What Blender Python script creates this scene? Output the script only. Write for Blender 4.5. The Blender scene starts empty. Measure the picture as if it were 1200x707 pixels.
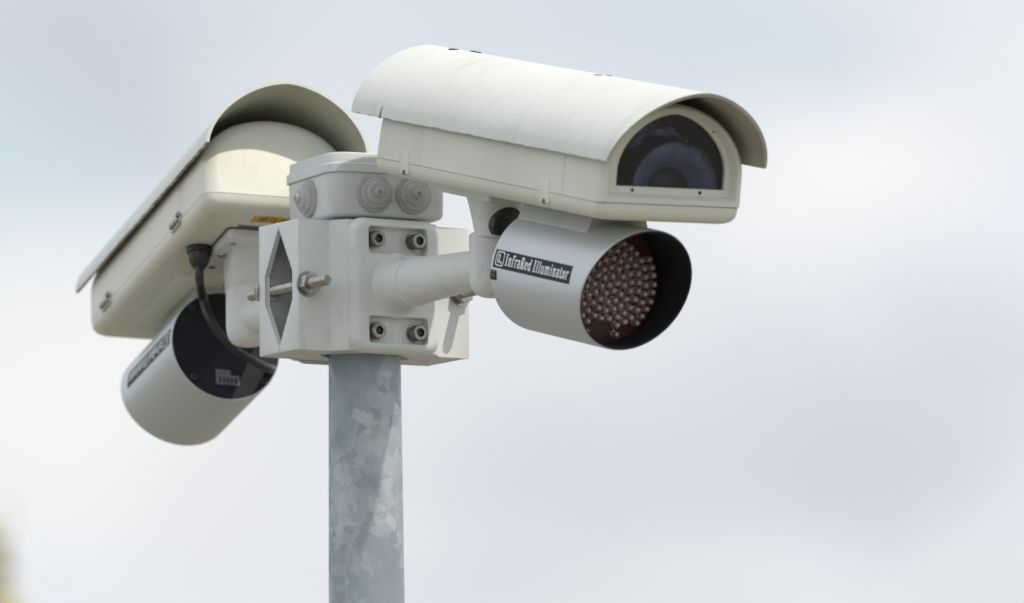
import bpy, bmesh, math, random
from math import sin, cos, pi, radians, sqrt, atan2
from mathutils import Vector, Matrix
random.seed(7)
S = bpy.context.scene
COL = S.collection
MM = 0.001

# ------------------------------------------------------------------ camera
CAM_D, CAM_E, CAM_ROLL, CAM_OX, CAM_OZ, CAM_F = 6552.17, 6.63, -0.59, 122.4, -7.17, 9272.01
e, ro = radians(CAM_E), radians(CAM_ROLL)
VIEW = Vector((0, cos(e), sin(e)))
rt0 = Vector((1, 0, 0)); up0 = rt0.cross(VIEW)
RT = cos(ro)*rt0 + sin(ro)*up0
UP = -sin(ro)*rt0 + cos(ro)*up0
CAMP = (-CAM_D*VIEW + CAM_OX*RT + CAM_OZ*UP)*MM
cd = bpy.data.cameras.new('camera'); cam = bpy.data.objects.new('camera', cd); COL.objects.link(cam)
cam.matrix_world = Matrix(((RT.x, UP.x, -VIEW.x, CAMP.x), (RT.y, UP.y, -VIEW.y, CAMP.y), (RT.z, UP.z, -VIEW.z, CAMP.z), (0, 0, 0, 1)))
cd.sensor_width = 36; cd.lens = CAM_F*36/1200
cd.clip_start = 0.1; cd.clip_end = 5000
cd.dof.use_dof = True; cd.dof.focus_distance = 6.40; cd.dof.aperture_fstop = 8.0
S.camera = cam
S.render.resolution_x = 1024; S.render.resolution_y = 603
S.render.engine = 'CYCLES'
S.view_settings.view_transform = 'Standard'; S.view_settings.look = 'None'
S.view_settings.gamma = 1; S.view_settings.exposure = 0

# ------------------------------------------------------------------ sun + sky
SUN = Vector((0.568, -0.41, 0.93)).normalized()
sl = bpy.data.lights.new('sun', 'SUN'); sl.energy = 2.5; sl.angle = radians(0.8); sl.color = (1, .93, .81)
so = bpy.data.objects.new('sun', sl); COL.objects.link(so)
so.rotation_euler = SUN.to_track_quat('Z', 'Y').to_euler(); so.location = (0, 0, 5)

W = bpy.data.worlds.new('World'); S.world = W; W.use_nodes = True
nt = W.node_tree; nt.nodes.clear()
def N(t, **k):
    n = nt.nodes.new(t)
    for a, b in k.items(): setattr(n, a, b)
    return n
L = nt.links.new
out = N('ShaderNodeOutputWorld'); bg = N('ShaderNodeBackground'); bg.inputs[1].default_value = 0.1
L(bg.outputs[0], out.inputs[0])
sky = N('ShaderNodeTexSky'); sky.sky_type = 'NISHITA'; sky.sun_disc = False
sky.sun_elevation = math.asin(SUN.z); sky.sun_rotation = atan2(SUN.x, SUN.y)
tc = N('ShaderNodeTexCoord')
nz = N('ShaderNodeTexNoise'); nz.inputs['Scale'].default_value = 22; nz.inputs['Detail'].default_value = 5
L(tc.outputs['Generated'], nz.inputs['Vector'])
wsub = N('ShaderNodeVectorMath', operation='SUBTRACT'); L(nz.outputs['Color'], wsub.inputs[0]); wsub.inputs[1].default_value = (.5, .5, .5)
wsc = N('ShaderNodeVectorMath', operation='SCALE'); L(wsub.outputs[0], wsc.inputs[0]); wsc.inputs['Scale'].default_value = 0.030
wadd = N('ShaderNodeVectorMath', operation='ADD'); L(tc.outputs['Generated'], wadd.inputs[0]); L(wsc.outputs[0], wadd.inputs[1])
def srgb(r, g, b, k=1.0):
    f = lambda c: (c/12.92 if c <= .04045 else ((c+.055)/1.055)**2.4)
    return (f(r/255)*k, f(g/255)*k, f(b/255)*k, 1)
# overcast cloud deck: slow variation over the whole dome
cn = N('ShaderNodeTexNoise'); cn.inputs['Scale'].default_value = 3.0; cn.inputs['Detail'].default_value = 4
L(tc.outputs['Generated'], cn.inputs['Vector'])
cr = N('ShaderNodeValToRGB'); L(cn.outputs['Fac'], cr.inputs[0])
cr.color_ramp.elements[0].position = .35; cr.color_ramp.elements[0].color = srgb(212, 222, 235, 1.14)
cr.color_ramp.elements[1].position = .65; cr.color_ramp.elements[1].color = srgb(237, 242, 248, 1.2)
cur = cr.outputs[0]
# banks of cloud and thin places in the deck, as directions in the sky
def direction(px, py):
    return (VIEW + RT*((px-600)/CAM_F) - UP*((py-353.5)/CAM_F)).normalized()
def bank(cur, px, py, rad, col, amt, sy=1.0):
    d0 = direction(px, py)
    df = N('ShaderNodeVectorMath', operation='SUBTRACT'); L(wadd.outputs[0], df.inputs[0]); df.inputs[1].default_value = d0
    ml = N('ShaderNodeVectorMath', operation='MULTIPLY'); L(df.outputs[0], ml.inputs[0]); ml.inputs[1].default_value = (1, 1, sy)
    ln = N('ShaderNodeVectorMath', operation='LENGTH'); L(ml.outputs[0], ln.inputs[0])
    mr = N('ShaderNodeMapRange', interpolation_type='SMOOTHERSTEP'); L(ln.outputs['Value'], mr.inputs['Value'])
    mr.inputs['From Min'].default_value = 0; mr.inputs['From Max'].default_value = rad/CAM_F
    mr.inputs['To Min'].default_value = amt; mr.inputs['To Max'].default_value = 0
    mx = N('ShaderNodeMix', data_type='RGBA'); L(mr.outputs[0], mx.inputs['Factor']); L(cur, mx.inputs['A'])
    mx.inputs['B'].default_value = srgb(*col)
    return mx.outputs['Result']
BANKS = [(600, 350, 1500, (231, 234, 238), 1, 1), (140, 50, 430, (203, 211, 221), .95, 1.3), (-20, 250, 300, (204, 221, 232), .9, 1),
         (600, 0, 480, (212, 222, 232), .9, 1.6), (900, 60, 380, (213, 224, 233), .85, 1.6), (330, 110, 200, (230, 233, 238), .6, 1.2), (480, 20, 260, (224, 229, 236), .5, 1.6),
         (1000, 205, 330, (250, 249, 250), 1, 1.7), (640, 200, 240, (238, 241, 245), .5, 1), (60, 440, 440, (249, 248, 247), .95, 1.3),
         (1010, 520, 440, (210, 214, 222), .9, 2.2), (1180, 420, 260, (214, 217, 227), .6, 1.8), (680, 560, 330, (213, 218, 225), .8, 1.8), (1190, 60, 260, (238, 239, 243), .8, 1), (1150, 700, 300, (226, 227, 230), .8, 2.2),
         (300, 600, 300, (234, 235, 238), .8, 1), (760, 720, 260, (226, 228, 231), .7, 2.4), (560, 700, 260, (216, 219, 226), .6, 2)]
for b in BANKS: cur = bank(cur, b[0], b[1], b[2], b[3], b[4], b[5])
sc = N('ShaderNodeVectorMath', operation='SCALE'); L(cur, sc.inputs[0]); sc.inputs['Scale'].default_value = 10.0
mx = N('ShaderNodeMix', data_type='RGBA'); mx.inputs['Factor'].default_value = 0.96
L(sky.outputs[0], mx.inputs['A']); L(sc.outputs[0], mx.inputs['B'])
L(mx.outputs['Result'], bg.inputs[0])

# ------------------------------------------------------------------ materials
def mat(name, col, rough=.5, metal=0, spec=.5, noise=None, bump=None, coat=0):
    """noise: list of (scale, detail, lo, hi, colour, vector stretch)"""
    m = bpy.data.materials.new(name); m.use_nodes = True
    t = m.node_tree; b = t.nodes['Principled BSDF']
    b.inputs['Roughness'].default_value = rough; b.inputs['Metallic'].default_value = metal
    b.inputs['Specular IOR Level'].default_value = spec; b.inputs['Coat Weight'].default_value = coat
    c = (*col, 1); b.inputs['Base Color'].default_value = c
    tcn = t.nodes.new('ShaderNodeTexCoord'); prev = None
    for (sca, det, lo, hi, nc, st) in (noise or []):
        mp = t.nodes.new('ShaderNodeMapping'); mp.inputs['Scale'].default_value = st
        t.links.new(tcn.outputs['Object'], mp.inputs['Vector'])
        n = t.nodes.new('ShaderNodeTexNoise'); n.inputs['Scale'].default_value = sca; n.inputs['Detail'].default_value = det
        n.inputs['Roughness'].default_value = .65
        t.links.new(mp.outputs[0], n.inputs['Vector'])
        mr = t.nodes.new('ShaderNodeMapRange'); mr.inputs['From Min'].default_value = lo; mr.inputs['From Max'].default_value = hi
        t.links.new(n.outputs['Fac'], mr.inputs['Value'])
        x = t.nodes.new('ShaderNodeMix'); x.data_type = 'RGBA'; x.inputs['A'].default_value = c; x.inputs['B'].default_value = (*nc, 1)
        if prev: t.links.new(prev, x.inputs['A'])
        t.links.new(mr.outputs[0], x.inputs['Factor']); prev = x.outputs['Result']
    if prev: t.links.new(prev, b.inputs['Base Color'])
    if bump:
        n = t.nodes.new('ShaderNodeTexNoise'); n.inputs['Scale'].default_value = bump[0]; n.inputs['Detail'].default_value = 4
        t.links.new(tcn.outputs['Object'], n.inputs['Vector'])
        bp = t.nodes.new('ShaderNodeBump'); bp.inputs['Strength'].default_value = bump[1]; bp.inputs['Distance'].default_value = .001
        t.links.new(n.outputs['Fac'], bp.inputs['Height']); t.links.new(bp.outputs[0], b.inputs['Normal'])
    return m
U = (1, 1, 1)
M = {}
M['shell'] = mat('cream_paint', (.70, .69, .585), .42, noise=[(6, 5, .45, .8, (.60, .595, .50), U), (40, 6, .60, .9, (.54, .525, .43), (1, 1, .5))], bump=(500, .06))
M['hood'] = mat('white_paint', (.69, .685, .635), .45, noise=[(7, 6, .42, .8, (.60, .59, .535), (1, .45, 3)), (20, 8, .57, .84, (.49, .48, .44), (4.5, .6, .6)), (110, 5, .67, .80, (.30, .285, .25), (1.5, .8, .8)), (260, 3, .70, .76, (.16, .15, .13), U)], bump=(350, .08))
def edge_chips(m, z0, z1):
    t = m.node_tree; b = t.nodes['Principled BSDF']; src = b.inputs['Base Color'].links[0].from_socket
    tcn = t.nodes.new('ShaderNodeTexCoord'); sp = t.nodes.new('ShaderNodeSeparateXYZ'); t.links.new(tcn.outputs['Object'], sp.inputs[0])
    r1 = t.nodes.new('ShaderNodeMapRange'); t.links.new(sp.outputs['Z'], r1.inputs['Value'])
    r1.inputs['From Min'].default_value = z0; r1.inputs['From Max'].default_value = z1; r1.inputs['To Min'].default_value = .62; r1.inputs['To Max'].default_value = 0
    n = t.nodes.new('ShaderNodeTexNoise'); n.inputs['Scale'].default_value = 90; n.inputs['Detail'].default_value = 5; t.links.new(tcn.outputs['Object'], n.inputs['Vector'])
    ad = t.nodes.new('ShaderNodeMath'); ad.operation = 'ADD'; t.links.new(n.outputs['Fac'], ad.inputs[0]); t.links.new(r1.outputs[0], ad.inputs[1])
    r2 = t.nodes.new('ShaderNodeMapRange'); r2.inputs['From Min'].default_value = .95; r2.inputs['From Max'].default_value = 1.12; r2.inputs['To Max'].default_value = .8; t.links.new(ad.outputs[0], r2.inputs['Value'])
    x = t.nodes.new('ShaderNodeMix'); x.data_type = 'RGBA'; t.links.new(src, x.inputs['A']); x.inputs['B'].default_value = (.16, .12, .085, 1)
    t.links.new(r2.outputs[0], x.inputs['Factor']); t.links.new(x.outputs['Result'], b.inputs['Base Color'])
edge_chips(M['hood'], .0331, .0352)
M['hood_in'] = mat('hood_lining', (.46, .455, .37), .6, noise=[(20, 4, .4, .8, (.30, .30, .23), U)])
M['cast'] = mat('grey_cast_paint', (.70, .71, .69), .48, noise=[(12, 5, .42, .8, (.61, .61, .58), U), (55, 7, .58, .85, (.44, .42, .37), (1, 1, .4))], bump=(320, .10))
M['plastic'] = mat('grey_box_plastic', (.62, .635, .625), .42, noise=[(14, 5, .45, .85, (.52, .52, .50), U), (120, 3, .65, .8, (.33, .32, .29), U)], bump=(400, .05))
M['grommet'] = mat('grommet_rubber', (.42, .405, .39), .55, noise=[(60, 4, .45, .8, (.27, .25, .23), U)])
M['silver'] = mat('silver_paint', (.58, .605, .61), .42, .5, noise=[(9, 5, .45, .9, (.58, .59, .58), U), (140, 3, .68, .8, (.40, .40, .38), U)], bump=(900, .05))
M['saddle'] = mat('shaded_saddle_paint', (.43, .435, .42), .5, .2, noise=[(30, 4, .45, .8, (.36, .36, .34), U)])  # duller than the cast grey, with the housing's shade put into the colour
M['steel'] = mat('stainless_steel', (.46, .45, .425), .28, 1, noise=[(300, 4, .42, .72, (.27, .255, .23), U)], bump=(900, .15))
M['bolt'] = mat('bolt_steel', (.31, .29, .265), .33, 1, noise=[(300, 4, .42, .72, (.16, .145, .13), U)], bump=(900, .1))
M['steel_dark'] = mat('socket_dark', (.05, .04, .03), .6)
M['black'] = mat('black_plastic', (.018, .018, .020), .42, noise=[(60, 4, .5, .9, (.035, .035, .035), U)])
M['matt'] = mat('black_matt', (.008, .008, .009), .7)
M['navy'] = mat('back_cap_plastic', (.009, .010, .015), .6, spec=.25, noise=[(40, 4, .5, .9, (.022, .023, .028), U)])
M['ink'] = mat('label_black', (.014, .014, .022), .5, spec=.25)
M['white'] = mat('label_white', (.78, .79, .78), .5)
M['yellow'] = mat('label_yellow', (.72, .42, .03), .5, noise=[(260, 2, .5, .6, (.30, .17, .02), U)])
M['greylabel'] = mat('label_grey', (.11, .108, .115), .5, noise=[(300, 2, .45, .6, (.15, .15, .16), U)])
M['seam'] = mat('seam_shadow_gasket', (.12, .11, .09), .8)
M['rust'] = mat('rust_dirt', (.10, .055, .03), .9, noise=[(400, 3, .45, .6, (.25, .17, .10), U)])
M['moss'] = mat('dark_crust', (.03, .026, .03), .9)
M['redplate'] = mat('red_led_board', (.035, .011, .013), .35, noise=[(25, 3, .42, .62, (.075, .013, .016), U)])
M['led'] = mat('led_epoxy', (.66, .47, .43), .05, 0, .9, coat=1)
M['led'].node_tree.nodes['Principled BSDF'].inputs['Coat IOR'].default_value = 2.0
M['led'].node_tree.nodes['Principled BSDF'].inputs['Coat Roughness'].default_value = .02
M['led'].node_tree.nodes['Principled BSDF'].inputs['Transmission Weight'].default_value = .55
M['cup'] = mat('led_cup', (.78, .60, .53), .35, .3)
M['ledcore'] = mat('led_die', (.16, .06, .05), .4)
M['lensring'] = mat('lens_ring', (.40, .42, .50), .45, 0, .6, noise=[(16, 4, .36, .68, (.06, .063, .09), U)])
M['sheet'] = mat('reflection_sheet', (.46, .48, .56), .2, .2, .9, coat=1)  # pale glossy tone imitating reflections in the window pane
# galvanised spangle
def galv():
    m = bpy.data.materials.new('galvanised_steel'); m.use_nodes = True; t = m.node_tree; b = t.nodes['Principled BSDF']
    b.inputs['Metallic'].default_value = .35; b.inputs['Roughness'].default_value = .5
    tcn = t.nodes.new('ShaderNodeTexCoord')
    def warp(sca, amt):
        n = t.nodes.new('ShaderNodeTexNoise'); n.inputs['Scale'].default_value = sca; t.links.new(tcn.outputs['Object'], n.inputs['Vector'])
        s = t.nodes.new('ShaderNodeVectorMath'); s.operation = 'SCALE'; s.inputs['Scale'].default_value = amt; t.links.new(n.outputs['Color'], s.inputs[0])
        a = t.nodes.new('ShaderNodeVectorMath'); a.operation = 'ADD'; t.links.new(tcn.outputs['Object'], a.inputs[0]); t.links.new(s.outputs[0], a.inputs[1])
        return a.outputs[0]
    v = t.nodes.new('ShaderNodeTexVoronoi'); v.inputs['Scale'].default_value = 112; t.links.new(warp(170, .010), v.inputs['Vector'])
    v2 = t.nodes.new('ShaderNodeTexNoise'); v2.inputs['Scale'].default_value = 17; v2.inputs['Detail'].default_value = 6
    mp = t.nodes.new('ShaderNodeMapping'); mp.inputs['Scale'].default_value = (1, 1, .45); mp.inputs['Location'].default_value = (.3, .12, .05)
    t.links.new(tcn.outputs['Object'], mp.inputs[0]); t.links.new(mp.outputs[0], v2.inputs['Vector'])
    sep = t.nodes.new('ShaderNodeSeparateColor'); t.links.new(v.outputs['Color'], sep.inputs[0])
    add = t.nodes.new('ShaderNodeMath'); add.operation = 'MULTIPLY_ADD'; add.inputs[1].default_value = .145
    t.links.new(sep.outputs[0], add.inputs[0]); t.links.new(v2.outputs['Fac'], add.inputs[2])
    r = t.nodes.new('ShaderNodeValToRGB'); t.links.new(add.outputs[0], r.inputs[0])
    E = r.color_ramp.elements; E[0].position = .46; E[0].color = (.285, .335, .37, 1); E[1].position = .80; E[1].color = (.54, .575, .58, 1)
    x = E.new(.57); x.color = (.31, .36, .395, 1); x = E.new(.605); x.color = (.37, .415, .44, 1); x = E.new(.70); x.color = (.45, .49, .50, 1)
    t.links.new(r.outputs[0], b.inputs['Base Color'])
    rr = t.nodes.new('ShaderNodeMapRange'); rr.inputs['To Min'].default_value = .38; rr.inputs['To Max'].default_value = .62
    t.links.new(sep.outputs[1], rr.inputs['Value']); t.links.new(rr.outputs[0], b.inputs['Roughness'])
    return m
M['galv'] = galv()
def glass(name='window_glass', tint=(.80, .82, .90, 1)):
    m = bpy.data.materials.new(name); m.use_nodes = True; t = m.node_tree; t.nodes.clear()
    o = t.nodes.new('ShaderNodeOutputMaterial'); x = t.nodes.new('ShaderNodeMixShader'); tr = t.nodes.new('ShaderNodeBsdfTransparent')
    tr.inputs[0].default_value = tint
    g = t.nodes.new('ShaderNodeBsdfGlossy'); g.inputs['Roughness'].default_value = .03
    f = t.nodes.new('ShaderNodeFresnel'); f.inputs[0].default_value = 1.45
    t.links.new(f.outputs[0], x.inputs[0]); t.links.new(tr.outputs[0], x.inputs[1]); t.links.new(g.outputs[0], x.inputs[2]); t.links.new(x.outputs[0], o.inputs[0])
    return m
M['glass'] = glass()
M['ground'] = mat('paving_ground', (.20, .185, .15), .9, noise=[(.6, 6, .4, .7, (.17, .155, .12), U), (8, 4, .5, .8, (.25, .23, .19), U)])
M['bark'] = mat('bark', (.09, .065, .045), .9, noise=[(14, 5, .4, .7, (.05, .035, .025), (1, 1, .2))], bump=(40, .5))
M['leaf'] = mat('autumn_leaf', (.62, .50, .20), .6, noise=[(2.2, 3, .4, .65, (.38, .36, .13), U)])

# ------------------------------------------------------------------ helpers
def link(name, bm, m, parent=None, sharp=35, smooth=True, mw=None):
    bmesh.ops.recalc_face_normals(bm, faces=bm.faces)
    for f in bm.faces: f.smooth = smooth
    for ed in bm.edges:
        if len(ed.link_faces) == 2: ed.smooth = ed.calc_face_angle(0) < radians(sharp)
    me = bpy.data.meshes.new(name); bm.to_mesh(me); bm.free()
    me.transform(Matrix.Scale(MM, 4))
    for x in (m if isinstance(m, (list, tuple)) else [m]): me.materials.append(M[x])
    o = bpy.data.objects.new(name, me); COL.objects.link(o)
    if parent: o.parent = parent
    if mw: o.matrix_world = mw
    return o
def thing(name, label, cat, mw, group=None):
    o = bpy.data.objects.new(name, None); o.empty_display_size = .02; COL.objects.link(o)
    o.matrix_world = mw; o['label'] = label; o['category'] = cat
    if group: o['group'] = group
    return o
def loft(bm, secs, cap0=True, cap1=True, closed=True, mi=0):
    rows = [[bm.verts.new(p) for p in s] for s in secs]
    n = len(rows[0])
    for a, b in zip(rows, rows[1:]):
        for i in range(n if closed else n-1):
            j = (i+1) % n
            try: bm.faces.new((a[i], a[j], b[j], b[i])).material_index = mi
            except ValueError: pass
    if cap0: bm.faces.new(rows[0]).material_index = mi
    if cap1: bm.faces.new(rows[-1]).material_index = mi
    return rows
def frame(ax):
    ax = Vector(ax).normalized(); h = Vector((0, 0, 1)) if abs(ax.z) < .9 else Vector((1, 0, 0))
    a = h.cross(ax).normalized(); return ax, a, ax.cross(a)
def revolve(bm, o, ax, prof, n=48, cap0=True, cap1=True, rot=0):
    """prof: list of (distance along axis, radius)"""
    ax, a, b = frame(ax); o = Vector(o)
    return loft(bm, [[o+ax*d+(a*cos(rot+2*pi*i/n)+b*sin(rot+2*pi*i/n))*max(r, .001) for i in range(n)] for d, r in prof], cap0, cap1)
def prism(bm, poly, f, d0, d1, bev=0, seg=2):
    """poly 2-D, f(u,v,d)->Vector"""
    before = set(bm.edges)
    loft(bm, [[f(u, v, d0) for u, v in poly], [f(u, v, d1) for u, v in poly]])
    if bev:
        es = [x for x in bm.edges if x not in before]
        bmesh.ops.bevel(bm, geom=es, offset=bev, segments=seg, profile=.5, affect='EDGES', clamp_overlap=True)
def box(bm, x0, x1, y0, y1, z0, z1, bev=0, seg=2, T=None):
    g = (lambda p: T @ p) if T else (lambda p: p)
    prism(bm, [(x0, y0), (x1, y0), (x1, y1), (x0, y1)], lambda u, v, d: g(Vector((u, v, d))), z0, z1, bev, seg)
def rrect(x0, x1, y0, y1, r, n=6):
    """rounded rectangle, r may be 4 radii (x0y0, x1y0, x1y1, x0y1)"""
    if not isinstance(r, (tuple, list)): r = (r,)*4
    P = []
    for (cx, cy, a0, q) in ((x0, y0, pi, r[0]), (x1, y0, 1.5*pi, r[1]), (x1, y1, 0, r[2]), (x0, y1, .5*pi, r[3])):
        sx = 1 if cx == x0 else -1; sy = 1 if cy == y0 else -1
        for i in range(n+1):
            a = a0+i/n*pi/2; P.append((cx+sx*q+q*cos(a), cy+sy*q+q*sin(a)))
    return P
def tube(bm, pts, r, n=16, cap=True, sub=8):
    P = [Vector(p) for p in pts]; Q = []
    ext = [P[0]*2-P[1]]+P+[P[-1]*2-P[-2]]
    for i in range(1, len(ext)-2):
        for k in range(sub):
            t = k/sub; a, b, c, d = ext[i-1:i+3]
            Q.append(.5*((2*b)+(c-a)*t+(2*a-5*b+4*c-d)*t*t+(3*b-a-3*c+d)*t**3))
    Q.append(P[-1]); secs = []; ref = None
    for i, q in enumerate(Q):
        tg = (Q[min(i+1, len(Q)-1)]-Q[max(i-1, 0)]).normalized()
        if ref is None: ref = frame(tg)[1]
        ref = (ref-tg*ref.dot(tg)).normalized(); b = tg.cross(ref)
        secs.append([q+(ref*cos(2*pi*k/n)+b*sin(2*pi*k/n))*r for k in range(n)])
    loft(bm, secs, cap, cap)
BM = bmesh.new
def cut(bm, z):
    bmesh.ops.bisect_plane(bm, geom=list(bm.verts)+list(bm.edges)+list(bm.faces), plane_co=(0, 0, z), plane_no=(0, 0, 1), clear_inner=True)
I4 = Matrix.Identity(4)
GROUND = -4200

# ------------------------------------------------------------------ ground
bm = BM(); bmesh.ops.create_grid(bm, x_segments=8, y_segments=8, size=1500000)
g = link('ground', bm, 'ground', mw=Matrix.Translation((0, 0, GROUND*MM))); g['kind'] = 'structure'

# ------------------------------------------------------------------ steel pole
bm = BM(); revolve(bm, (0, 0, GROUND), (0, 0, 1), [(0, 32.5), (-GROUND-250, 31.3), (-GROUND-53, 29.8), (-GROUND+48, 29.8), (-GROUND+50, 28.5)], 72)
pole = thing('steel_pole', 'blue-grey galvanised steel pole with mottled spangle carrying the clamp', 'pole', Matrix.Translation((0, 0, GROUND*MM)))
o = link('shaft', bm, 'galv', pole); o.matrix_parent_inverse = pole.matrix_world.inverted()
bm = BM(); prism(bm, rrect(-110, 110, -110, 110, 12), lambda u, v, d: Vector((u, v, d)), 0.5, 14, 2)
link('base_plate', bm, 'galv', pole)

# ------------------------------------------------------------------ clamp
PHI = radians(31.33)
wv = Vector((cos(PHI), sin(PHI), 0)); nv = Vector((sin(PHI), -cos(PHI), 0)); zv = Vector((0, 0, 1))
# clamp frame: x = w, y = -n (so that it is right-handed), z up; "n" is -y
CL = Matrix.Rotation(PHI, 4, 'Z')
def Pn(w_, n_, z_): return Vector((w_, -n_, z_))
BW, BD, BH = 81.6, 32.8, 54.2
clamp = thing('pole_clamp', 'pale grey cast two-half bracket bolted round the top of the pole', 'pole clamp', CL)
def half(s):
    """s=+1 the half toward the viewer, -1 the far one"""
    f = lambda w_, n_, z_: Pn(w_, s*n_, z_)
    bm = BM()
    prof = [(-BW, BD), (-52, BD), (-42, 46), (42, 46), (52, BD), (BW, BD)]
    th = 4.5
    # base skin
    inner = [(BW-1, BD-th), (50, BD-th), (40, 46-th), (-40, 46-th), (-50, BD-th), (-BW+1, BD-th)]
    prism(bm, prof+inner, lambda u, v, d: f(u, v, d), -BH, BH, .9, 2)
    # top and bottom flange with the notch that grips the pole
    for z0, z1 in ((-BH+.6, -BH+th+.6), (BH-th-.6, BH-.6)):
        poly = [(-BW+.6, 0.4), (-43, 0.4), (-12, 30.5), (12, 30.5), (43, .4), (BW-.6, .4), (BW-.6, BD-2), (51, BD-2), (41, 44), (-41, 44), (-51, BD-2), (-BW+.6, BD-2)]
        prism(bm, poly, lambda u, v, d: f(u, v, d), z0, z1, .7, 1)
    # end walls with a notch
    for sw in (-1, 1):
        poly = [(BD-1, -BH+.3), (0.4, -BH+.3), (0.4, -48), (23.5, -12), (23.5, 12), (.4, 48), (.4, BH-.3), (BD-1, BH-.3)]
        a, b = (sw*(BW-.2), sw*(BW-th))
        prism(bm, poly, lambda u, v, d: f(d, u, v), a, b, .8, 2)
    # bosses round the rod holes
    for sw in (-1, 1):
        revolve(bm, f(sw*73, BD-th+.5, 0), f(0, -1, 0), [(0, 8), (3, 7.5)], 24)
    return link('clamp_half', bm, 'cast', clamp, 30)
half(1); half(-1)
def nutbm(bm, o, ax, r=9.4, h=7):
    revolve(bm, o, ax, [(0, 10.6), (1.2, 10.6)], 32)
    revolve(bm, Vector(o)+Vector(ax).normalized()*1.25, ax, [(0, r*.93), (.7, r), (h-.7, r), (h, r*.9)], 6, rot=.35)
for sw in (-1, 1):
    bm = BM()
    prof = [(0, 3.4), (1.2, 4.3)]
    k = 1.2
    L_ = 66+62
    while k < L_-2:
        prof += [(k+.6, 4.55), (k+1.2, 4.15)]; k += 1.2
    prof += [(L_, 3.5)]
    revolve(bm, Pn(sw*73, -62, 0), Pn(0, 1, 0), prof, 20)
    rod = link('threaded_rod', bm, 'steel', clamp, 60)
    for sn in (1, -1):
        bm = BM(); nutbm(bm, Pn(sw*73, sn*BD+sn*.2, 0), Pn(0, sn, 0))
        link('nut', bm, 'steel', rod, 30)

# ------------------------------------------------------------------ junction box
PSI = radians(24.5)
JB = Matrix.Translation((0, 0, 57.2*MM)) @ Matrix.Rotation(PSI, 4, 'Z')
jb = thing('junction_box', 'square pale grey plastic junction box with stepped cable grommets on top of the clamp', 'junction box', JB)
bm = BM()
def inset(poly_fn, i): return poly_fn(i)
secs = []
for z, i in ((0, 5), (1.2, 2.4), (4, .9), (36, 0)):
    secs.append([Vector((x, y, z)) for x, y in rrect(-49+i, 54-i, -49+i, 49-i, (15-i*.6, 8-i*.6, 8-i*.6, 8-i*.6))])
loft(bm, secs); link('box_body', bm, 'plastic', jb, 40)
bm = BM(); secs = []
for z, i in ((36.2, .3), (36.2, -1.6), (36.8, -2.0), (43.2, -2.0), (44.0, -1.4), (44.3, .0), (51.6, .3), (52.5, .7), (53, 1.8)):
    secs.append([Vector((x, y, z)) for x, y in rrect(-49+i, 54-i, -49+i, 49-i, (16-i*.5, 9-i*.5, 9-i*.5, 9-i*.5))])
loft(bm, secs); link('lid', bm, 'plastic', jb, 30)
gp = [(-.5, 15.6), (1.6, 15.6), (2.4, 15.0), (2.6, 12.9), (5.2, 12.4), (5.8, 11.8), (6, 9.7), (8.6, 9.0), (9.2, 8.3), (9.4, 4.3), (12, 4.0), (12.6, 3.3), (12.7, 1.5), (11.6, 1.2)]
for c, ax in (((-11.5, -49), (0, -1)), ((23.5, -49), (0, -1)), ((-49, 0), (-1, 0)), ((-18, 49), (0, 1)), ((18, 49), (0, 1))):
    bm = BM(); revolve(bm, (c[0], c[1], 19), (ax[0], ax[1], 0), gp, 40)
    link('cable_grommet', bm, 'grommet', jb, 40)
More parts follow.
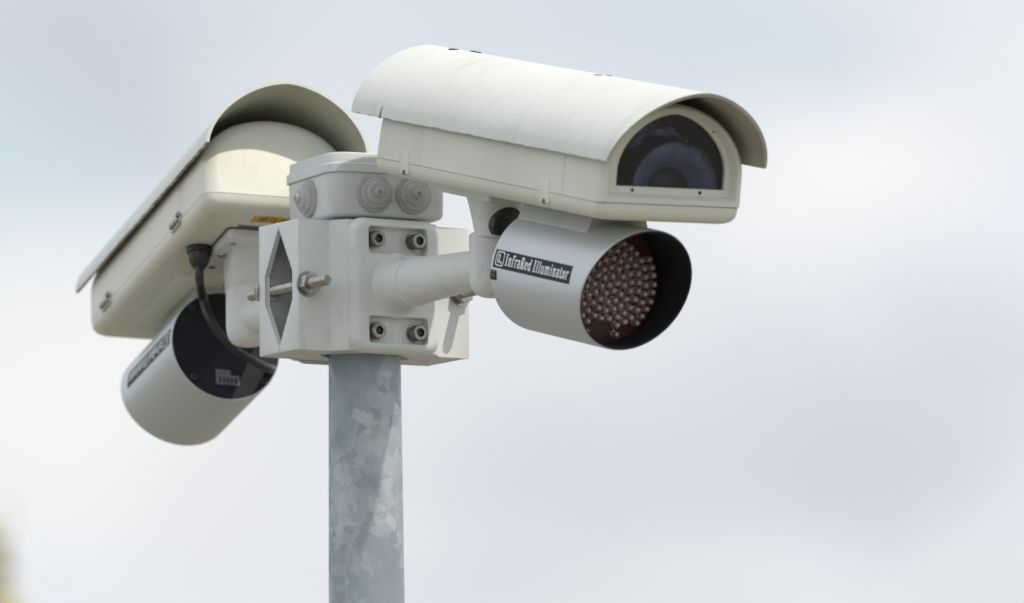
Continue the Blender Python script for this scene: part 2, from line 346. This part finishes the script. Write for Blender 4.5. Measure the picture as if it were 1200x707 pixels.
# ------------------------------------------------------------------ mounting arms
ARM = 203.0
def make_arm(name, label, mw, ARM):
    """local frame: x = w, -y = outward; yaw = heading of the camera about z, relative to world"""
    t = thing(name, label, 'mounting arm', mw, 'arms bolted to the clamp')
    f = lambda w_, n_, z_: Vector((w_, -n_, z_))
    bm = BM(); secs = []
    for n_, i in ((45.6, 0), (49.5, .3), (53, 2.0), (55.4, 4.6), (56, 7.5)):
        secs.append([f(u, n_, v) for u, v in rrect(-42+i, 42-i, -56+i, 56-i, 13-i*.6)])
    loft(bm, secs)
    # pockets are real holes: cut the front by rebuilding the face with four-sided recesses
    bmesh.ops.recalc_face_normals(bm, faces=bm.faces)
    front = max(bm.faces, key=lambda F: -F.calc_center_median().y if len(F.verts) > 8 else -1e9)
    bmesh.ops.delete(bm, geom=[front], context='FACES_ONLY')
    # outline ring verts at n=56
    ring = [v for v in bm.verts if abs(v.co.y+56) < 1e-4]
    def pocket(z0, z1):
        poly = rrect(-28, 28, z0, z1, 2.5, 3)
        a = [bm.verts.new(f(u, 56, v)) for u, v in poly]
        cz, hz = (z0+z1)/2, (z1-z0)/2
        b = [bm.verts.new(f(u*.985, 55.3, cz+(v-cz)*.96)) for u, v in poly]
        c = [bm.verts.new(f(u*.965, 49, cz+(v-cz)*.91)) for u, v in poly]
        n = len(a)
        for i in range(n):
            j = (i+1) % n; bm.faces.new((a[i], a[j], b[j], b[i])); bm.faces.new((b[i], b[j], c[j], c[i]))
        bm.faces.new(c)
        return a
    pa = pocket(25.5, 48.5); pb = pocket(-48.5, -25.5)
    es = [x for x in bm.edges if x.is_boundary and all(abs(v.co.y+56) < 1e-4 for v in x.verts)]
    bmesh.ops.triangle_fill(bm, edges=es, use_beauty=True, use_dissolve=False)
    link('mounting_plate', bm, 'cast', t, 40)
    for sx in (-1, 1):
        for sz in (-1, 1):
            bm = BM(); o = f(sx*19.5, 49.1, sz*38)
            revolve(bm, o, f(0, 1, 0), [(0, 8.3), (1.3, 8.3), (1.4, 6.6), (8.2, 6.6), (9.2, 6.0), (9.2, 3.6), (5, 3.4)], 28, cap1=False)
            revolve(bm, o+f(0, 1, 0)*5, f(0, 1, 0), [(0, 3.5), (.3, .2)], 6)
            b = link('bolt', bm, 'bolt', t, 40)
            bm = BM(); revolve(bm, o+f(0, 5.4, 0), f(0, 1, 0), [(0, 3.35), (1.6, 3.3)], 6); link('socket', bm, 'steel_dark', b)
    # tube: cast cone, then tapered tube
    bm = BM(); revolve(bm, f(0, 55, 0), f(0, 1, 0), [(0, 27), (1.2, 25), (3.5, 22.6), (7, 21.0), (12, 20.2), (28, 19.6), (28.3, 20.2), (30, 20.3), (30.4, 19.4), (ARM-75, 15.6), (ARM-50, 15.4)], 48)
    link('arm_tube', bm, 'cast', t, 50)
    # elbow
    bm = BM(); revolve(bm, f(0, ARM, -25.5), (0, 0, 1), [(0, 6), (.8, 9.5), (3, 13.8), (7, 16.8), (12, 18.3), (18, 18.9), (47.5, 18.9), (51, 18.6), (52, 17.6)], 48)
    link('elbow', bm, 'cast', t, 50)
    return t
arm1 = make_arm('mounting_arm', 'grey cast arm with four socket bolts reaching right toward the front camera', CL, 205.4)
arm2 = make_arm('mounting_arm', 'grey cast arm behind the clamp carrying the camera that faces away', CL @ Matrix.Rotation(pi, 4, 'Z'), 195.7)

# ------------------------------------------------------------------ camera housings
def pose(k):
    if k == 1: hd, t, r, o = radians(-90+29.02), radians(12.39), radians(.95), (63.48, -97.95, 98.38)
    else: hd, t, r, o = radians(90+18.25), radians(10.59), radians(2.53), (-70.57, 79.36, 93.17)
    return Matrix.Translation(Vector(o)*MM) @ Matrix.Rotation(hd, 4, 'Z') @ Matrix.Rotation(t, 4, 'Y') @ Matrix.Rotation(r, 4, 'X')
WB, XR, XF, HB = 64.5, 5.5, 386.0, 13.9
WH, HH, ZH, NA = 71.36, 57.78, 33.1, 1.74
def bsec(x, w, zb, zt, zs=24, n=40, ne=2.25, rb=0.0):
    """body cross-section: flat bottom zb, straight sides to zs, arch to zt"""
    P = [Vector((x, -w, zb)), Vector((x, -w, zb+(zs-zb)*.5))]
    for i in range(n+1):
        a = pi-pi*i/n; c, s_ = cos(a), sin(a)
        y = w*math.copysign(abs(c)**(2/ne), c); P.append(Vector((x, y, zs+(zt-zs)*abs(s_)**(2/ne))))
    P += [Vector((x, w, zb+(zs-zb)*.5)), Vector((x, w, zb))]
    for i in range(1, 12): P.append(Vector((x, w-2*w*i/12, zb)))
    return P
def arch_pts(wh, hh, zh, n=64):
    P = []
    for i in range(n+1):
        a = pi-pi*i/n; c, s_ = cos(a), sin(a)
        P.append((wh*math.copysign(abs(c)**(2/NA), c) if abs(c) > 1e-9 else 0.0, zh+hh*abs(s_)**(2/NA)))
    return P
def make_camera(name, label, k):
    T = pose(k); t = thing(name, label, 'security camera', T, 'security cameras on the pole')
    # upper shell with a real window opening and cavity
    bm = BM(); ZT = 78; NB = 2.05
    secs = []
    R0 = 12
    for j in range(9):
        a = j/8*pi/2; secs.append([p+Vector((max(0, p.z)*.13, 0, 0)) for p in bsec(XR+R0*(1-sin(a)), WB-R0*(1-cos(a)), 0, ZT-5-R0*(1-cos(a)), ne=NB)])
    secs = sorted(secs, key=lambda s_: s_[0].x)
    for x, i in ((60, 0), (88, 0), (90, .55), (93, .55), (95, 0), (200, 0), (300, 0)): secs.append(bsec(x, WB-i, 0, ZT-3+min(2, x/100)-i, ne=NB-.1))
    for x, i in ((326.4, 0), (327, .8), (328, .8), (328.6, 0)): secs.append(bsec(x, WB-i*.8, 0, ZT-i*.8, ne=NB-.15))
    for x, i in ((XF-9, 0), (XF-5, .8), (XF-2, 2.4), (XF-.4, 4.2), (XF, 5.2)): secs.append(bsec(x, WB-i*.9, 0+i*.06, ZT+.5-i*.7, ne=1.92))
    def off(L_, dy): return [p+Vector((0, dy, 0)) for p in L_]
    secs.append(bsec(XF, 57.5, 4.5, 75.4, 25, ne=1.9)); secs.append(bsec(XF-1, 56.8, 5.0, 74.9, 25, ne=1.9))
    secs.append(off(bsec(XF-8, 53.6, 7.4, 72.9, 25, ne=1.82), 1.2)); secs.append(off(bsec(XF-8.4, 53, 8, 72.4, 25, ne=1.82), 1.2))
    secs.append(off(bsec(XF-8.4, 48.9, 12.2, 70.6, 26, ne=1.74), 3)); secs.append(off(bsec(XF-9, 48.3, 12.7, 70.1, 26, ne=1.74), 3)); secs.append(off(bsec(XF-14, 48.3, 12.7, 70.1, 26, ne=1.74), 3))
    rows = loft(bm, secs, True, False)
    link('upper_shell', bm, 'shell', t, 30)
    # dark interior
    bm = BM(); loft(bm, [bsec(XF-14.2, 52, 9, 73, 26), bsec(XF-16, 56, 5, 74, 26), bsec(XF-120, 56, 5, 74, 26)], False, True)
    inn = link('interior', bm, 'matt', t, 40)
    # window pane
    bm = BM(); loft(bm, [off(bsec(XF-11.5, 48.0, 13.0, 69.8, 26, ne=1.74), 3), off(bsec(XF-13.5, 48.0, 13.0, 69.8, 26, ne=1.74), 3)])
    link('window', bm, 'glass', t, 30)
    for y, z in ((-31, 9.9), (29.5, 9.9), (37.5, 58.5)):
        bm = BM(); revolve(bm, (XF-8.7, y, z), (1, 0, 0), [(0, 1.3), (.8, 1.3), (1.1, .7)], 12); link('screw', bm, 'matt', t)
    # lens behind the window
    LZ = 9
    bm = BM(); revolve(bm, (XF-82, 15, LZ), (1, 0, .0), [(0, 24), (38, 24), (42, 34), (58, 40), (60, 40), (60, 38.5)], 64, True, False); cut(bm, 6)
    lens = link('lens', bm, 'black', t, 40)
    bm = BM(); revolve(bm, (XF-23, 15, LZ), (1, 0, 0), [(0, 38.4), (1.5, 36), (1.2, 31), (-2, 26), (-6, 22), (-11, 18)], 64, False, False); cut(bm, 6); link('lens_ring', bm, 'lensring', lens, 60)
    bm = BM(); revolve(bm, (XF-34, 15, LZ), (1, 0, 0), [(0, 18.4), (2.8, 15), (4.4, 10), (5.2, 4), (5.4, .1)], 48, False, True); cut(bm, 6); link('lens_glass', bm, 'black', lens, 60)
    # crumpled sheet above the lens, shaped to imitate pale streaky reflections in the pane
    rnd = random.Random(3)
    bm = BM(); nx, ny = 22, 10; G = []
    for i in range(nx):
        row = []
        for j in range(ny):
            y = -44+88*i/(nx-1); q = j/(ny-1)
            row.append(bm.verts.new((XF-19-34*q+3.2*sin(i*1.7+j*.6)+2.2*sin(i*.6-j*1.9), y*(1-.12*q), 53+12*q-abs(y)**2*.0125+1.6*sin(i*1.1+j*1.3)+rnd.uniform(-.5, .5))))
        G.append(row)
    for i in range(nx-1):
        for j in range(ny-1): bm.faces.new((G[i][j], G[i+1][j], G[i+1][j+1], G[i][j+1]))
    link('reflection_sheet', bm, 'sheet', t, 80)
    # gasket between the two halves
    def plan(z, i): return [Vector((x, y, z)) for x, y in rrect(XR+i, XF-i, -WB+i, WB-i, (11, 11, 11, 11))]
    bm = BM(); loft(bm, [plan(.4, .55), plan(-1.6, .55)]); link('gasket', bm, 'seam', t)
    # lower tray
    bm = BM(); secs = []
    for z, i in ((-.35, .5), (-.5, 0), (-5, .4), (-8.5, 1.8), (-11.3, 4.6), (-13, 8.5), (-13.8, 13), (-HB, 17)):
        secs.append([Vector((x, y, z)) for x, y in rrect(XR+i, XF-i*.62, -WB+i*.72, WB-i*.72, (11, 11, 11, 11))])
    loft(bm, secs); link('lower_tray', bm, 'shell', t, 30)
    bm = BM(); prism(bm, rrect(186, 352, -40, 40, 6), lambda u, v, d: Vector((u, v, d)), -HB-1.6, -HB+1, .8); link('underside_panel', bm, 'shell', t)
    # tabs on the right side, hinge clips on the left side
    for x in (63.5, 299):
        bm = BM(); prism(bm, rrect(x-7, x+7, -9, 9.5, 1.5, 3), lambda u, v, d: Vector((u+(0 if v > -6 else 1.2), d, v)), -WB-.45, -WB+1.8, .35)
        tb = link('latch_tab', bm, 'shell', t)
        bm = BM(); box(bm, x-2.2, x+2.8, -WB-.75, -WB+4, -9.6, -5.8, .6); link('latch_slot', bm, 'seam', tb)
    for x in (95.6, 325):
        bm = BM(); prism(bm, rrect(x-14, x+14, -5, 5, 1.5, 3), lambda u, v, d: Vector((u, d, v)), WB-1, WB+1.6, .5)
        for dx in (-9, 0, 9): revolve(bm, (x+dx, WB+1.4, 0), (0, 1, 0), [(0, 3.2), (2.2, 3.0), (2.8, 2.2)], 14)
        revolve(bm, (x-14.5, WB+2.4, 4), (1, 0, 0), [(0, 2), (5, 2)], 12)
        link('hinge_clip', bm, 'steel', t, 40)
    # sun hood
    bm = BM(); A, B = arch_pts(WH, HH, ZH), arch_pts(WH-2.8, HH-2.8, ZH)
    def st(x0, rk):
        o_ = [Vector((x0+rk*(z-ZH)/HH, y, z)) for y, z in A]; i_ = [Vector((x0+rk*(z-ZH)/HH, y, z)) for y, z in B][::-1]
        return o_+i_
    secs = []
    ks = [0, .012, .1, .3, .5, .7, .9, .988, 1]
    for q in ks: secs.append(st(-23.4+(404.5+23.4)*q, -6.66+(23.5+6.66)*q))
    loft(bm, secs)
    n = len(A)
    es = [x for x in bm.edges if False]
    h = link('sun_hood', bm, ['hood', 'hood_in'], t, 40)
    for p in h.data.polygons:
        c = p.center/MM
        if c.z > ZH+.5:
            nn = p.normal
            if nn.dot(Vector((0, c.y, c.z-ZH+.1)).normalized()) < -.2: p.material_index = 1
    if k == 1:
        # split in the rear corner of the hood, with rust
        bm = BM(); prism(bm, [(25.0, ZH-.3), (28.6, ZH-.3), (28.2, ZH+4), (27.6, ZH+9), (26.6, ZH+4.5)], lambda u, v, d: Vector((u, d+ (v-ZH)*.16 , v)), -WH-.35, -WH+1.0); link('hood_split', bm, 'rust', h)
        for (x, y, z, sx, sy, sz, m_) in ((17, -3, 90.6, 4.6, 4.5, .9, 'moss'), (29, 9, 90.2, 5.0, 3, 1.0, 'moss'), (38, 9, 90.3, 2.2, 2.0, .8, 'moss'), (262, -3, 90.5, 4.5, 4, .6, 'rust'), (268, 2, 90.5, 4, 2.4, .7, 'moss')):
            bm = BM(); bmesh.ops.create_icosphere(bm, subdivisions=3, radius=1)
            for v in bm.verts: v.co *= 1+.22*sin(v.co.x*7+x)*cos(v.co.y*9+y)
            bmesh.ops.scale(bm, vec=(sx, sy, sz), verts=bm.verts); bmesh.ops.translate(bm, vec=(x, y, z), verts=bm.verts)
            link('crust_patch', bm, m_, h, 80)
    # ---- mount under the housing
    bm = BM(); prism(bm, rrect(54, 147, -30, 30, 3), lambda u, v, d: Vector((u, v, d)), -HB-8.2, -HB-1.2, .8)
    bk = link('tilt_bracket', bm, 'cast', t, 35)
    bm = BM(); prism(bm, rrect(52.5, 148.5, -31.5, 31.5, 4), lambda u, v, d: Vector((u, v, d)), -HB-1.3, -HB+.8); link('bracket_gasket', bm, 'seam', bk)
    for x in (72, 106, 138):
        for sy in (-1, 1):
            bm = BM(); revolve(bm, (x, sy*22, -HB-8.0), (0, 0, -1), [(0, 3.4), (1.0, 3.2), (1.3, 2.2)], 16); link('bracket_screw', bm, 'steel', bk)
    bm = BM(); secs = []
    # saddle: rectangle lofted into the round neck
    for q in [0, .06, .2, .45, .7, .9, 1]:
        z = -HB-7.6+(-52+HB+7.6)*q; q2 = q**.8
        sx0, sx1, hy, rr = 80+(91.5-80)*q2, 128+(127.5-128)*q2, 18.6+(18-18.6)*q2, 6+12*q2
        secs.append([Vector((x-.16*(z+76)*0, y, z)) for x, y in rrect(sx0, sx1, -hy, hy, (min(rr, hy-.1, (sx1-sx0)/2-.1), 16, 16, min(rr, hy-.1, (sx1-sx0)/2-.1)), 8)])
    loft(bm, secs); link('neck', bm, 'cast', bk, 40)
    bm = BM(); revolve(bm, (110, 0, -42), (1, 0, 0), [(0, 15), (17.5, 15), (19.5, 14.2), (20.6, 12), (21.2, 8), (21.4, .1)], 40, True, True); cut(bm, -50)
    kb = link('tilt_knob', bm, 'black', bk, 40)
    if k == 2:
        bm = BM(); prism(bm, rrect(19, 35, -16, 17, 1, 2), lambda u, v, d: Vector((u, v, d)), -HB-.45, -HB+.3); link('warning_label', bm, 'yellow', t)
        bm = BM(); prism(bm, rrect(46, 58, 4, 24, 1, 2), lambda u, v, d: Vector((u, v, d)), -HB-.45, -HB+.3); link('rating_label', bm, 'greylabel', t)
        bm = BM()
        for (a, b) in ((-12, -6), (-4, 2), (4, 12)):
            for x in (22, 26, 30): box(bm, x, x+1.6, a, b, -HB-.62, -HB-.3)
        link('label_print', bm, 'ink', t)
    return t
cam1 = make_camera('security_camera', 'cream security camera facing right toward the viewer, its dark window in view', 1)
cam2 = make_camera('security_camera', 'cream security camera seen from behind, pointing away down to the left', 2)

# ------------------------------------------------------------------ infrared illuminators
R_I, LB, LT, XLED = 49.63, 122.4, 159.0, 99.0
def ipose(k):
    dy, dt = ((2.24, .58), (2.87, 2.92))[k-1]
    return pose(k) @ Matrix.Translation(Vector((209.7, -9.98 if k == 1 else -9.98, -69.03))*MM) @ Matrix.Rotation(radians(dy), 4, 'Z') @ Matrix.Rotation(radians(dt), 4, 'Y')
GL = {}
def stroke(pts, w):
    return ('s', pts, w)
def arc(cx, cy, rx, ry, a0, a1, n=10): return [(cx+rx*cos(radians(a0+(a1-a0)*i/n)), cy+ry*sin(radians(a0+(a1-a0)*i/n))) for i in range(n+1)]
T_, H_ = .135, .06
def serif(x, y, w=.17): return ([(x-w, y), (x+w, y)], .075)
XH = .70
GL['I'] = (.44, [([(.22, 0), (.22, 1)], .17), serif(.22, .035, .2), serif(.22, .965, .2)])
GL['l'] = (.34, [([(.17, 0), (.17, 1)], .15), serif(.17, .035, .16), ([(.02, .965), (.17, .965)], .075)])
GL['i'] = (.34, [([(.17, 0), (.17, XH)], .15), serif(.17, .035, .16), ([(.02, XH-.035), (.17, XH-.035)], .075), ([(.17, .82), (.17, .97)], .15)])
GL['n'] = (.56, [([(.15, 0), (.15, XH)], .14), serif(.15, .035, .14), ([(.02, XH-.035), (.15, XH-.035)], .075), (arc(.28, .5, .13, .16, 150, 0)+[(.41, .4), (.41, 0)], .14), serif(.42, .035, .14)])
GL['m'] = (.84, [([(.15, 0), (.15, XH)], .14), serif(.15, .035, .13), ([(.02, XH-.035), (.15, XH-.035)], .075), (arc(.28, .5, .13, .16, 150, 0)+[(.41, .4), (.41, 0)], .14), serif(.41, .035, .1), (arc(.55, .5, .13, .16, 150, 0)+[(.68, .4), (.68, 0)], .14), serif(.69, .035, .13)])
GL['u'] = (.56, [([(.13, XH), (.13, .3)]+arc(.27, .2, .14, .16, 180, 340), .14), ([(.41, XH), (.41, 0)], .14), ([(.0, XH-.035), (.13, XH-.035)], .075), ([(.28, XH-.035), (.41, XH-.035)], .075), ([(.41, .035), (.54, .035)], .075)])
GL['f'] = (.36, [([(.14, 0), (.14, .8)]+arc(.27, .82, .13, .13, 180, 20), .14), serif(.14, .035, .14), ([(.0, .65), (.30, .65)], .075)])
GL['r'] = (.42, [([(.15, 0), (.15, XH)], .14), serif(.15, .035, .14), ([(.02, XH-.035), (.15, XH-.035)], .075), (arc(.31, .5, .14, .15, 160, 30), .12)])
GL['t'] = (.36, [([(.15, .9), (.15, .2)]+arc(.27, .17, .12, .13, 180, 320), .14), ([(.0, .65), (.32, .65)], .075)])
GL['o'] = (.48, [(arc(.24, .35, .16, .28, 0, 360, 20), .13)])
GL['e'] = (.48, [(arc(.24, .35, .16, .28, 0, 318, 18), .13), ([(.1, .36), (.4, .36)], .075)])
GL['a'] = (.50, [(arc(.23, .5, .14, .16, 165, 0)+[(.37, .1), (.46, .04)], .13), (arc(.22, .2, .14, .16, 60, 340, 14), .11)])
GL['d'] = (.54, [([(.40, 0), (.40, 1)], .14), (arc(.25, .35, .16, .28, 40, 320, 14), .13), ([(.27, .965), (.4, .965)], .075), ([(.4, .035), (.52, .035)], .075)])
GL['R'] = (.60, [([(.15, 0), (.15, 1)], .16), serif(.15, .035, .15), ([(.0, .96), (.3, .96)], .08), (arc(.28, .73, .15, .23, 90, -90, 12)+[(.15, .5)], .12), ([(.3, .5), (.46, .05), (.56, .04)], .14)])
GL[' '] = (.20, [])
def sticker(t, side):
    """black strip with white lettering wrapped on the barrel; side -1 = right flank"""
    X0, X1, H0 = 4, 121, R_I*radians(16.8)
    a0 = radians(1.2) if side < 0 else radians(-1)
    def Q(u, v, r):     # u along strip mm, v up strip mm
        x = X0+u; a = a0+(v if side < 0 else H0-v)/R_I
        return Vector((x, side*r*cos(a), r*sin(a)))
    def patch(bm, u0, u1, v0, v1, r0, r1, n=10):
        prev = None
        secs = []
        for i in range(n+1):
            v = v0+(v1-v0)*i/n
            secs.append([Q(u0, v, r0), Q(u1, v, r0), Q(u1, v, r1), Q(u0, v, r1)])
        loft(bm, secs)
    bm = BM(); patch(bm, 0, X1-X0, 0, H0, R_I-.3, R_I+.25)
    lab = link('label_strip', bm, 'ink', t)
    bm = BM()
    def strip(pts, w, ou, ov, sx, sy):
        P0 = [Vector((ou+p[0]*sx, ov+p[1]*sy)) for p in pts]; P = [P0[0]]
        for a_, b_ in zip(P0, P0[1:]):
            m_ = max(1, int((b_-a_).length/1.2))
            P += [a_.lerp(b_, q_/m_) for q_ in range(1, m_+1)]
        Lf, Rt = [], []
        for i, p in enumerate(P):
            d = (P[min(i+1, len(P)-1)]-P[max(i-1, 0)])
            if d.length < 1e-6: d = Vector((1, 0))
            d.normalize(); nn = Vector((-d.y, d.x)); hw = w*(sx*abs(nn.x)+sy*abs(nn.y))/2
            Lf.append(p+nn*hw); Rt.append(p-nn*hw)
        lv = [bm.verts.new(Q(p.x, p.y, R_I+.42)) for p in Lf]; rv = [bm.verts.new(Q(p.x, p.y, R_I+.42)) for p in Rt]
        for i in range(len(P)-1): bm.faces.new((lv[i], lv[i+1], rv[i+1], rv[i]))
    txt = 'InfraRed Illuminator'; tot = sum(GL[c][0] for c in txt)+.05*len(txt)
    span = 97.0; sx = span/tot; sy = 9.2; u = 17.5
    for c in txt:
        for pts, w in GL[c][1]: strip(pts, w, u, 3.2, sx, sy)
        u += (GL[c][0]+.05)*sx
    # emblem: rounded square holding an oval
    rr = [(x, y) for x, y in rrect(0, 1, 0, 1, .2, 4)]; rr.append(rr[0])
    strip(rr, .085, 3.4, 2.2, 11.6, 10.8)
    strip(arc(.34, .52, .13, .29, 0, 360, 20), .085, 3.4, 2.2, 11.6, 10.8)
    strip([(.55, .24), (.66, .24)], .15, 3.4, 2.2, 11.6, 10.8); strip([(.72, .24), (.84, .24)], .15, 3.4, 2.2, 11.6, 10.8)
    link('lettering', bm, 'white', lab, smooth=False)
    if side < 0:
        bm = BM(); pl = rrect(-2, 4.6, -8, -.9, 2, 4)
        # small rounded plate just under the strip, lapping round the barrel
        secs = [[Q(u, v-1.2, R_I-.2) for u, v in rrect(-3.2, 6, -9, -1, 1.8, 4)], [Q(u, v-1.2, R_I+.3) for u, v in rrect(-3.2, 6, -9, -1, 1.8, 4)]]
        loft(bm, secs); s2 = link('small_label', bm, 'ink', t)
        bm = BM()
        for v in (-4.4, -7.2, -8.9): strip([(-1.6, v), (4.2, v)], 1.0, 0, 0, 1, .8)
        link('small_print', bm, 'greylabel', s2, smooth=False)
def make_illuminator(label, k):
    t = thing('infrared_illuminator', label, 'infrared lamp', ipose(k), 'infrared illuminators under the cameras')
    n = 96
    def ring(xa, xb, r): return [Vector(((xa+xb)/2+(xb-xa)/2*sin(2*pi*i/n)*1.0, r*cos(2*pi*i/n), r*sin(2*pi*i/n))) for i in range(n)]
    bm = BM()
    loft(bm, [ring(1.5, 1.5, R_I-1.6), ring(0, 0, R_I-1.0), ring(.3, .3, R_I-.3), ring(1.2, 1.2, R_I), ring(LB-2, LT-2, R_I), ring(LB-1, LT-1, R_I-.1), ring(LB, LT, R_I-.9)], False, False)
    link('barrel', bm, 'silver', t, 40)
    bm = BM(); loft(bm, [ring(LB, LT, R_I-.9), ring(LB+.3, LT+.3, R_I-1.6), ring(LB-.5, LT-.5, R_I-2.4), ring(XLED-6, XLED-6, R_I-2.6)], False, False)
    link('visor_lining', bm, 'matt', t, 40)
    bm = BM(); loft(bm, [ring(.8, .8, R_I-1.2), ring(.2, .2, R_I-1.9), ring(.25, .25, 5)], False, True); cap = link('back_cap', bm, 'navy', t, 40)
    for y, z in ((30, -31), (-33, -30), (30, 33), (-30, 33)):
        bm = BM(); revolve(bm, (.6, y, z), (-1, 0, 0), [(0, 3.4), (1.2, 3.2), (2, 2.2), (2, 1.2), (1, 1)], 18); link('cap_screw', bm, 'black', cap)
    if k == 2:
        bm = BM(); prism(bm, [(10, -22), (10, -35.5), (-11.5, -35.5), (-11.5, -27), (-3.5, -27), (-3.5, -22)], lambda u, v, d: Vector((d, u, v)), -.1, .9); link('serial_label', bm, 'greylabel', cap)
        bm = BM()
        for i in range(5): box(bm, -.3, .05, -9+i*3.6, -7.4+i*3.6, -33.8, -29)
        link('serial_print', bm, 'ink', cap)
    bm = BM(); revolve(bm, (XLED-3, 0, 0), (1, 0, 0), [(-3, R_I-2.7), (0, R_I-2.7), (.1, 2)], 72, True, True); board = link('led_board', bm, 'redplate', t, 30)
    sticker(t, -1 if k == 1 else 1)
    if k == 1:
        me = None; P = []
        for rad_, cnt, ph_ in ((0, 1, 0), (7.0, 6, .2), (13.8, 12, .5), (20.6, 18, .1), (27.4, 24, .35), (34.2, 30, .0), (41.2, 37, .2)):
            for i in range(cnt):
                a = ph_+2*pi*i/cnt; y, z = rad_*cos(a), rad_*sin(a)
                if z < -29-.10*y and not (abs(y+20) < 5.2 and z > -42 or abs(y-9) < 5.2 and z > -40): continue
                if rad_ > 40 and z > 24: continue
                P.append((y+random.uniform(-.45, .45), z+random.uniform(-.45, .45)))
        EXTRA = P[100:]; P = P[:100]
        for (y, z) in P:
            if me is None:
                bm = BM(); revolve(bm, (0, 0, 0), (1, 0, 0), [(0, 3.2), (.8, 3.2), (.9, 2.8), (4.5, 2.7), (5.8, 2.3), (6.7, 1.5), (7.0, .7), (7.1, .05)], 18, False, True)
                revolve(bm, (1.0, 0, 0), (1, 0, 0), [(1.8, 2.2), (.2, 1.3), (.1, .1)], 14, False, True)
                for F in bm.faces:
                    if all(hypot(v.co.y, v.co.z) < 2.55 and v.co.x < 3 for v in F.verts): F.material_index = 1
                o = link('led', bm, ['led', 'cup'], t, 40); me = o.data
                o.location = Vector((XLED-2.9, y, z))*MM
            else:
                o = bpy.data.objects.new('led', me); COL.objects.link(o); o.parent = t; o.location = Vector((XLED-2.9, y, z))*MM
        if EXTRA:
            bm = BM()
            for (y, z) in EXTRA: revolve(bm, (XLED-2.9, y, z), (1, 0, 0), [(0, 3.2), (.8, 3.2), (.9, 2.8), (4.5, 2.7), (5.8, 2.3), (6.7, 1.5), (7.0, .7), (7.1, .05)], 18, False, True)
            link('led', bm, 'led', t, 40)['kind'] = 'stuff'
    # saddle block that joins the barrel to the camera above
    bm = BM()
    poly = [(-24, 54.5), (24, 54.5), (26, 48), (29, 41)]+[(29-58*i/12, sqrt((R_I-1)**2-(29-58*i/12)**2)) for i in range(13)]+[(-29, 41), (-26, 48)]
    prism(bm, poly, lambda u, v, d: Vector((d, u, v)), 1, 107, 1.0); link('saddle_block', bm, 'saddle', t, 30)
    return t
hypot = math.hypot
il1 = make_illuminator('silver-grey infrared lamp barrel with lettered strip, its red lamp face toward the viewer', 1)
il2 = make_illuminator('silver-grey infrared lamp barrel seen from its black round back', 2)

# ------------------------------------------------------------------ cable of the rear camera
T2 = pose(2); TI = ipose(2)
def w2(m, p): return (m @ (Vector(p)*MM))/MM
ca = thing('power_cable', 'black cable hanging from a gland under the rear camera past the lamp back', 'cable', Matrix.Translation(T2 @ (Vector((113, 40, -13.9))*MM)))
def linkw(name, bm, m, parent, **k):
    o = link(name, bm, m, parent, **k); o.matrix_parent_inverse = parent.matrix_world.inverted(); return o
g0 = w2(T2, (113, 40, -13)); dn = (w2(T2, (113, 40, -30))-g0).normalized()
bm = BM(); revolve(bm, g0, dn, [(0, 11), (6, 11.2), (6.5, 9.5), (13, 9.2), (17, 7.2), (20, 5)], 10); linkw('cable_gland', bm, 'black', ca, sharp=30)
pe = w2(TI, (-14, -22, -22)); 
pts = [g0+dn*12, g0+dn*30, w2(TI, (-38, 33, 30)), w2(TI, (-38, 26, 7)), w2(TI, (-38, 11, -13)), w2(TI, (-36, -9, -24)), w2(TI, (-26, -28, -27)), w2(TI, (-10, -38, -21)), w2(TI, (2, -40, -17))]
bm = BM(); tube(bm, pts, 3.8, 16); linkw('cord', bm, 'black', ca, sharp=60)

# ------------------------------------------------------------------ far tree, out of focus, at the lower left
def ray(px, py, dist): return CAMP + direction(px, py)*dist
tc_ = ray(-275, 900, 40.0); gz = GROUND*MM
tree = thing('autumn_tree', 'blurred yellow-green tree far behind at the lower left corner', 'tree', Matrix.Translation((tc_.x, tc_.y, gz)))
h = tc_.z-gz; rnd = random.Random(5)
bm = BM(); M3 = 1000
def limb(bm, a, b, r0, r1):
    d = Vector(b)-Vector(a); revolve(bm, a, d, [(0, r0), (d.length*.5, (r0+r1)*.48), (d.length, r1)], 10)
limb(bm, (0, 0, 0), (60, 40, h*M3*.62), 150, 95); limb(bm, (60, 40, h*M3*.62), (-30, 0, h*M3*1.12), 95, 40)
for i in range(11):
    a = i*2.4; z0 = h*M3*(.55+.05*i); limb(bm, (40, 20, z0), (1250*cos(a), 1250*sin(a), z0+rnd.uniform(500, 1100)), 50, 14)
link('trunk', bm, 'bark', tree)
bm = BM()
cl = [(Vector((rnd.gauss(0, 1), rnd.gauss(0, 1), rnd.gauss(0, 1))).normalized()*rnd.uniform(.3, 1)) for _ in range(70)]
for i in range(9000):
    c = rnd.choice(cl); p = Vector((c.x*1650, c.y*1650, h*M3+c.z*1750))+Vector((rnd.gauss(0, 170), rnd.gauss(0, 170), rnd.gauss(0, 150)))
    a = Vector((rnd.gauss(0, 1), rnd.gauss(0, 1), rnd.gauss(0, 1))).normalized(); ax, u_, v_ = frame(a); s_ = rnd.uniform(32, 60)
    bm.faces.new([bm.verts.new(p+q) for q in (u_*s_*1.5, v_*s_*.7, -u_*s_*1.5, -v_*s_*.7)])
link('crown', bm, 'leaf', tree, smooth=False)
bpy.context.view_layer.update()
